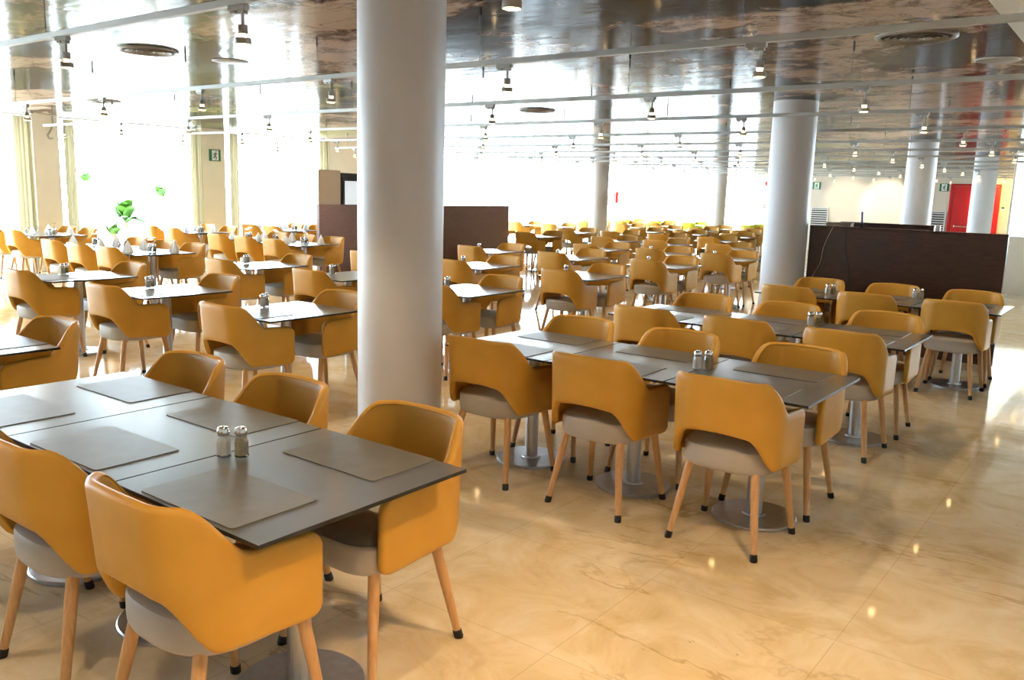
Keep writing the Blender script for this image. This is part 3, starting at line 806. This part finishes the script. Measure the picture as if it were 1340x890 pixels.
cable('drain_pipe', 'short hooked dark pipe hanging near the top of the first pilaster', [(XL+0.15, 7.44, 2.78), (XL+0.16, 7.44, 2.62), (XL+0.17, 7.38, 2.50), (XL+0.17, 7.34, 2.44), (XL+0.17, 7.37, 2.38), (XL+0.17, 7.43, 2.39)], M['spot_grey'], 0.014)

# ------------------------------------------------------------------ ceiling fittings
TRZ = 2.48
tracks = [2.485+1.985*k for k in range(14)]
def make_spot(lit=True):
    t = thing('track_spotlight', 'x', 'spotlight')
    bm = B(); box(bm, -0.055, 0.055, -0.017, 0.017, -0.024, 0.0, 0.003, 1); box(bm, -0.042, -0.012, -0.014, 0.014, -0.036, -0.0242, 0.002, 1); box(bm, 0.008, 0.046, -0.016, 0.016, -0.040, -0.0242, 0.002, 1); obj('adapter', bm, M['spot_grey'], t)
    bm = B(); lathe(bm, [(0, -0.0405), (0.0075, -0.0405), (0.0075, -0.088), (0, -0.088)], 12, (0.027, 0, 0)); obj('stem', bm, M['spot_grey'], t, 40)
    bm = B(); lathe(bm, [(0, -0.0885), (0.020, -0.0885), (0.022, -0.091), (0.022, -0.128), (0.0, -0.128)], 20, (0.027, 0, 0)); lathe(bm, [(0.016, -0.146), (0.034, -0.146), (0.036, -0.149), (0.036, -0.172), (0.033, -0.174), (0.030, -0.168), (0.016, -0.164), (0.016, -0.146)], 24, (0.027, 0, 0)); hd = obj('lamp_head', bm, M['spot_grey'], t, 40)
    bm = B(); lathe(bm, [(0.0, -0.1285), (0.015, -0.1285), (0.0152, -0.150), (0.0155, -0.166), (0.029, -0.1695), (0.022, -0.176), (0.0, -0.178)], 20, (0.027, 0, 0)); obj('bulb', bm, M['bulb'], hd, 40)
    return t
spot0 = make_spot()
for k, y in enumerate(tracks):
    x0, x1 = -14.2, -0.25
    t = thing('lighting_track', '%s grey lighting track hung from the ceiling, counting from the front' % ORD[k], 'lighting track', ((x0+x1)/2, y, TRZ), 0, 'lighting tracks')
    hw = (x1-x0)/2
    bm = B(); box(bm, -hw, hw, -0.017, 0.017, 0, 0.034, 0.003, 1); obj('rail', bm, M['track'], t)
    n = int((x1-x0)/1.7)
    for j in range(n+1):
        xw = -1.95-1.7*j+0.06*math.sin(j*3+k)-(x0+x1)/2
        if xw < -hw: break
        bm = B(); tube(bm, [(xw, 0, 0.034), (xw, 0, H-TRZ-0.03)], 0.0025, 6); w_ = obj('wire', bm, M['wire'], t, 60)
        bm = B(); tube(bm, [(xw, 0, H-TRZ-0.07), (xw, 0, H-TRZ-0.001)], 0.008, 8); obj('wire_fixing', bm, M['wire'], w_, 60)
    for j in range(8):
        xs = -1.83-1.68*j - (0.11 if (j == 0 and k == 0) else 0.0)
        if xs < x0: break
        o = place(spot0, (xs+0.02*math.sin(7*j+k), y, TRZ), 0.15*math.sin(j+2*k))
        tag(o, '%s spotlight from the aisle on the %s lighting track' % (ORD[j], ORD[k]), 'spotlight', 'track spotlights')

def diffuser(x, y, r, label):
    t = thing('air_diffuser', label, 'air diffuser', (x, y, H), 0, 'round ceiling air diffusers')
    bm = B(); lathe(bm, [(r*0.86, -0.001), (r, -0.001), (r, -0.012), (r*0.93, -0.022), (r*0.86, -0.012), (r*0.86, -0.001)], 48); obj('rim', bm, M['vent_grey'], t, 40)
    bm = B(); lathe(bm, [(0, -0.002), (r*0.86, -0.002), (r*0.86, -0.004), (0, -0.004)], 48); obj('backing', bm, M['vent_dark'], t, 40)
    for k, q in enumerate((0.74, 0.56, 0.38, 0.2)):
        bm = B(); lathe(bm, [(r*q*0.86, -0.008), (r*q, -0.022), (r*q*1.03, -0.020), (r*q*0.90, -0.006), (r*q*0.86, -0.008)], 48); obj('ring', bm, M['vent_grey'], t, 60)
diffuser(-1.49, 6.45, 0.262, 'round slotted air diffuser in the ceiling over the aisle-end tables')
diffuser(-7.20, 4.19, 0.25, 'round slotted air diffuser in the ceiling before the thick column')
diffuser(-7.05, 9.79, 0.25, 'round slotted air diffuser in the ceiling beyond the thick column')
diffuser(-12.38, 6.46, 0.25, 'round slotted air diffuser in the ceiling near the window wall')
for x, y, lb in ((-1.18, 7.75, 'flat pale round speaker in the ceiling beyond the aisle diffuser'), (-7.10, 4.94, 'flat pale round speaker in the ceiling near the window-side diffuser')):
    t = thing('ceiling_speaker', lb, 'speaker', (x, y, H))
    bm = B(); lathe(bm, [(0, -0.001), (0.15, -0.001), (0.15, -0.008), (0.135, -0.012), (0, -0.012)], 40); obj('grille', bm, M['vent_grey'], t, 40)
    bm = B(); lathe(bm, [(0.15, -0.001), (0.165, -0.001), (0.165, -0.006), (0.151, -0.010)], 40); obj('rim', bm, M['plastic_white'], t, 40)
# ------------------------------------------------------------------ plants outside the window
def palm(x, y, h, label, nl=11, seed=0, ln=0.55):
    rr = random.Random(seed)
    t = thing('potted_palm', label, 'plant', (x, y, -0.15), 0, 'plants outside the windows')
    bm = B(); lathe(bm, [(0, 0), (0.14, 0), (0.18, 0.28), (0.165, 0.28), (0.15, 0.24), (0, 0.24)], 20); obj('pot', bm, M['trunk'], t, 40)
    bm = B(); tube(bm, [(0, 0, 0.2), (0.02, 0.01, h*0.6), (0, 0, h)], [0.05, 0.04, 0.03], 8); obj('trunk', bm, M['trunk'], t, 40)
    bm = B()
    for k in range(nl):
        a = 2*PI*k/nl+rr.uniform(-0.3, 0.3); el = rr.uniform(0.1, 1.25); L = ln*rr.uniform(0.7, 1.15); n = 7; prev = None
        base = Vector((0, 0, h-rr.uniform(0, 0.3)))
        for i in range(n+1):
            s = i/n; p = base + Vector((math.cos(a)*math.cos(el), math.sin(a)*math.cos(el), math.sin(el)))*L*s + Vector((0, 0, -0.45*L*s*s))
            w = 0.115*math.sin(PI*(0.12+0.88*s))*(1 if s < 0.99 else 0.1)
            sd = Vector((-math.sin(a), math.cos(a), 0))*w
            q = [bm.verts.new(p-sd), bm.verts.new(p+Vector((0, 0, -0.018))), bm.verts.new(p+sd)]
            if prev:
                bm.faces.new((prev[0], prev[1], q[1], q[0])); bm.faces.new((prev[1], prev[2], q[2], q[1]))
            prev = q
    obj('leaves', bm, M['leaf'], t, 60)
palm(-18.4, 10.0, 1.15, 'tallest bright green leafy palm outside the window behind the laid tables', 24, 1, 0.80)
palm(-17.2, 8.50, 0.80, 'low bright green palm outside, nearest the pilaster with the pipe', 14, 2, 0.36)
palm(-17.3, 9.12, 1.0, 'bushy middle palm outside, between the low and the tallest palm', 16, 5, 0.40)
palm(-18.6, 11.0, 1.75, 'sparse slim palm outside with leaves near the exit-sign pilaster', 8, 3, 0.5)
palm(-19.6, 9.75, 2.0, 'thin high palm with few leaves behind the low palm', 7, 8, 0.45)

t = thing('dead_trunk', 'brown weathered trunk outside the window before the beige cabinet', 'trunk', (-18.2, 14.35, -0.15))
bm = B(); tube(bm, [(0, 0, 0), (0.02, 0, 0.9), (-0.02, 0.03, 1.5), (0.03, 0.03, 1.95), (0.03, 0.02, 2.2)], [0.09, 0.075, 0.07, 0.10, 0.13], 12); obj('stem', bm, M['trunk'], t, 60)
bm = B(); tube(bm, [(-0.02, -0.12, 1.25), (0, 0.04, 1.22), (0.02, 0.25, 1.28)], [0.03, 0.035, 0.02], 8); obj('branch', bm, M['trunk'], t, 60)

# ------------------------------------------------------------------ light
w = bpy.data.worlds.new('World'); scene.world = w; w.use_nodes = True
bg = w.node_tree.nodes['Background']; bg.inputs['Color'].default_value = (0.68, 0.84, 1.0, 1); bg.inputs['Strength'].default_value = 22.0
def sun(rot, e, col, ang=0.02):
    d = bpy.data.lights.new('sun', 'SUN'); d.energy = e; d.color = col; d.angle = ang
    o = bpy.data.objects.new('sun', d); link(o); o.rotation_euler = rot
def spot(x, y, z, e, col=(1.0, 0.76, 0.47), size=1.7, tgt=None, r=0.04, blend=0.6):
    d = bpy.data.lights.new('spot_lamp', 'SPOT'); d.energy = e; d.color = col; d.spot_size = size; d.spot_blend = blend; d.shadow_soft_size = r
    o = bpy.data.objects.new('spot_lamp', d); link(o); o.location = (x, y, z)
    if tgt: o.rotation_euler = (Vector(tgt)-Vector((x, y, z))).to_track_quat('-Z', 'Y').to_euler()
for k, y in enumerate(tracks[:8]):
    for j in range(8 if k < 5 else 5):
        x = -1.83-1.68*j
        if abs(x+3.55) < 0.3 and min(abs(y-3.6), abs(y-10.04), abs(y-16.9)) < 0.75: continue
        spot(x+0.027, y, TRZ-0.20, (38 if k < 2 else 34) if j < 5 else 50)
spot(-1.83, 0.5, 2.28, 38); spot(-3.51, 0.5, 2.28, 38); spot(-5.2, 0.5, 2.28, 38)  # unseen spots added just outside the frame, no fixtures built
spot(-0.2, 2.3, 2.7, 150, (1, 0.66, 0.33)); spot(-0.3, 0.9, 2.7, 150, (1, 0.66, 0.33))  # stronger orange pair, also added unseen, to warm the foreground
# wall washers on the far wall
spot(-8.55, 28.2, TRZ-0.2, 80, (1, 0.85, 0.62), tgt=(-8.55, YF, 1.75), size=0.95); spot(-7.35, 28.2, TRZ-0.2, 170, (1, 0.85, 0.62), tgt=(-7.35, YF, 1.7), size=0.95)
spot(-3.75, 28.2, TRZ-0.2, 200, col=(1, 0.72, 0.22), tgt=(-3.85, YF, 1.8), size=1.2)
sun((math.radians(52), 0, math.radians(-62)), 3.5, (1.0, 0.95, 0.86))

# ------------------------------------------------------------------ camera
cam = bpy.data.cameras.new('camera'); cam.sensor_width = 36.0; cam.lens = 1109.485/1340*36; cam.clip_start = 0.05
co = bpy.data.objects.new('camera', cam); link(co); scene.camera = co
r_ = Vector((0.79573, 0.60496, 0.02889)); u_ = Vector((-0.12649, 0.11935, 0.98476)); f_ = Vector((-0.59229, 0.78726, -0.17149))
mw = Matrix(((r_.x, u_.x, -f_.x, 0), (r_.y, u_.y, -f_.y, 0), (r_.z, u_.z, -f_.z, 1.6712), (0, 0, 0, 1)))
co.matrix_world = mw
scene.view_settings.view_transform = 'Standard'; scene.view_settings.look = 'None'
scene.view_settings.gamma = 1.0; scene.view_settings.exposure = 0.32; scene.view_settings.use_curve_mapping = False
scene.cycles.max_bounces = 8
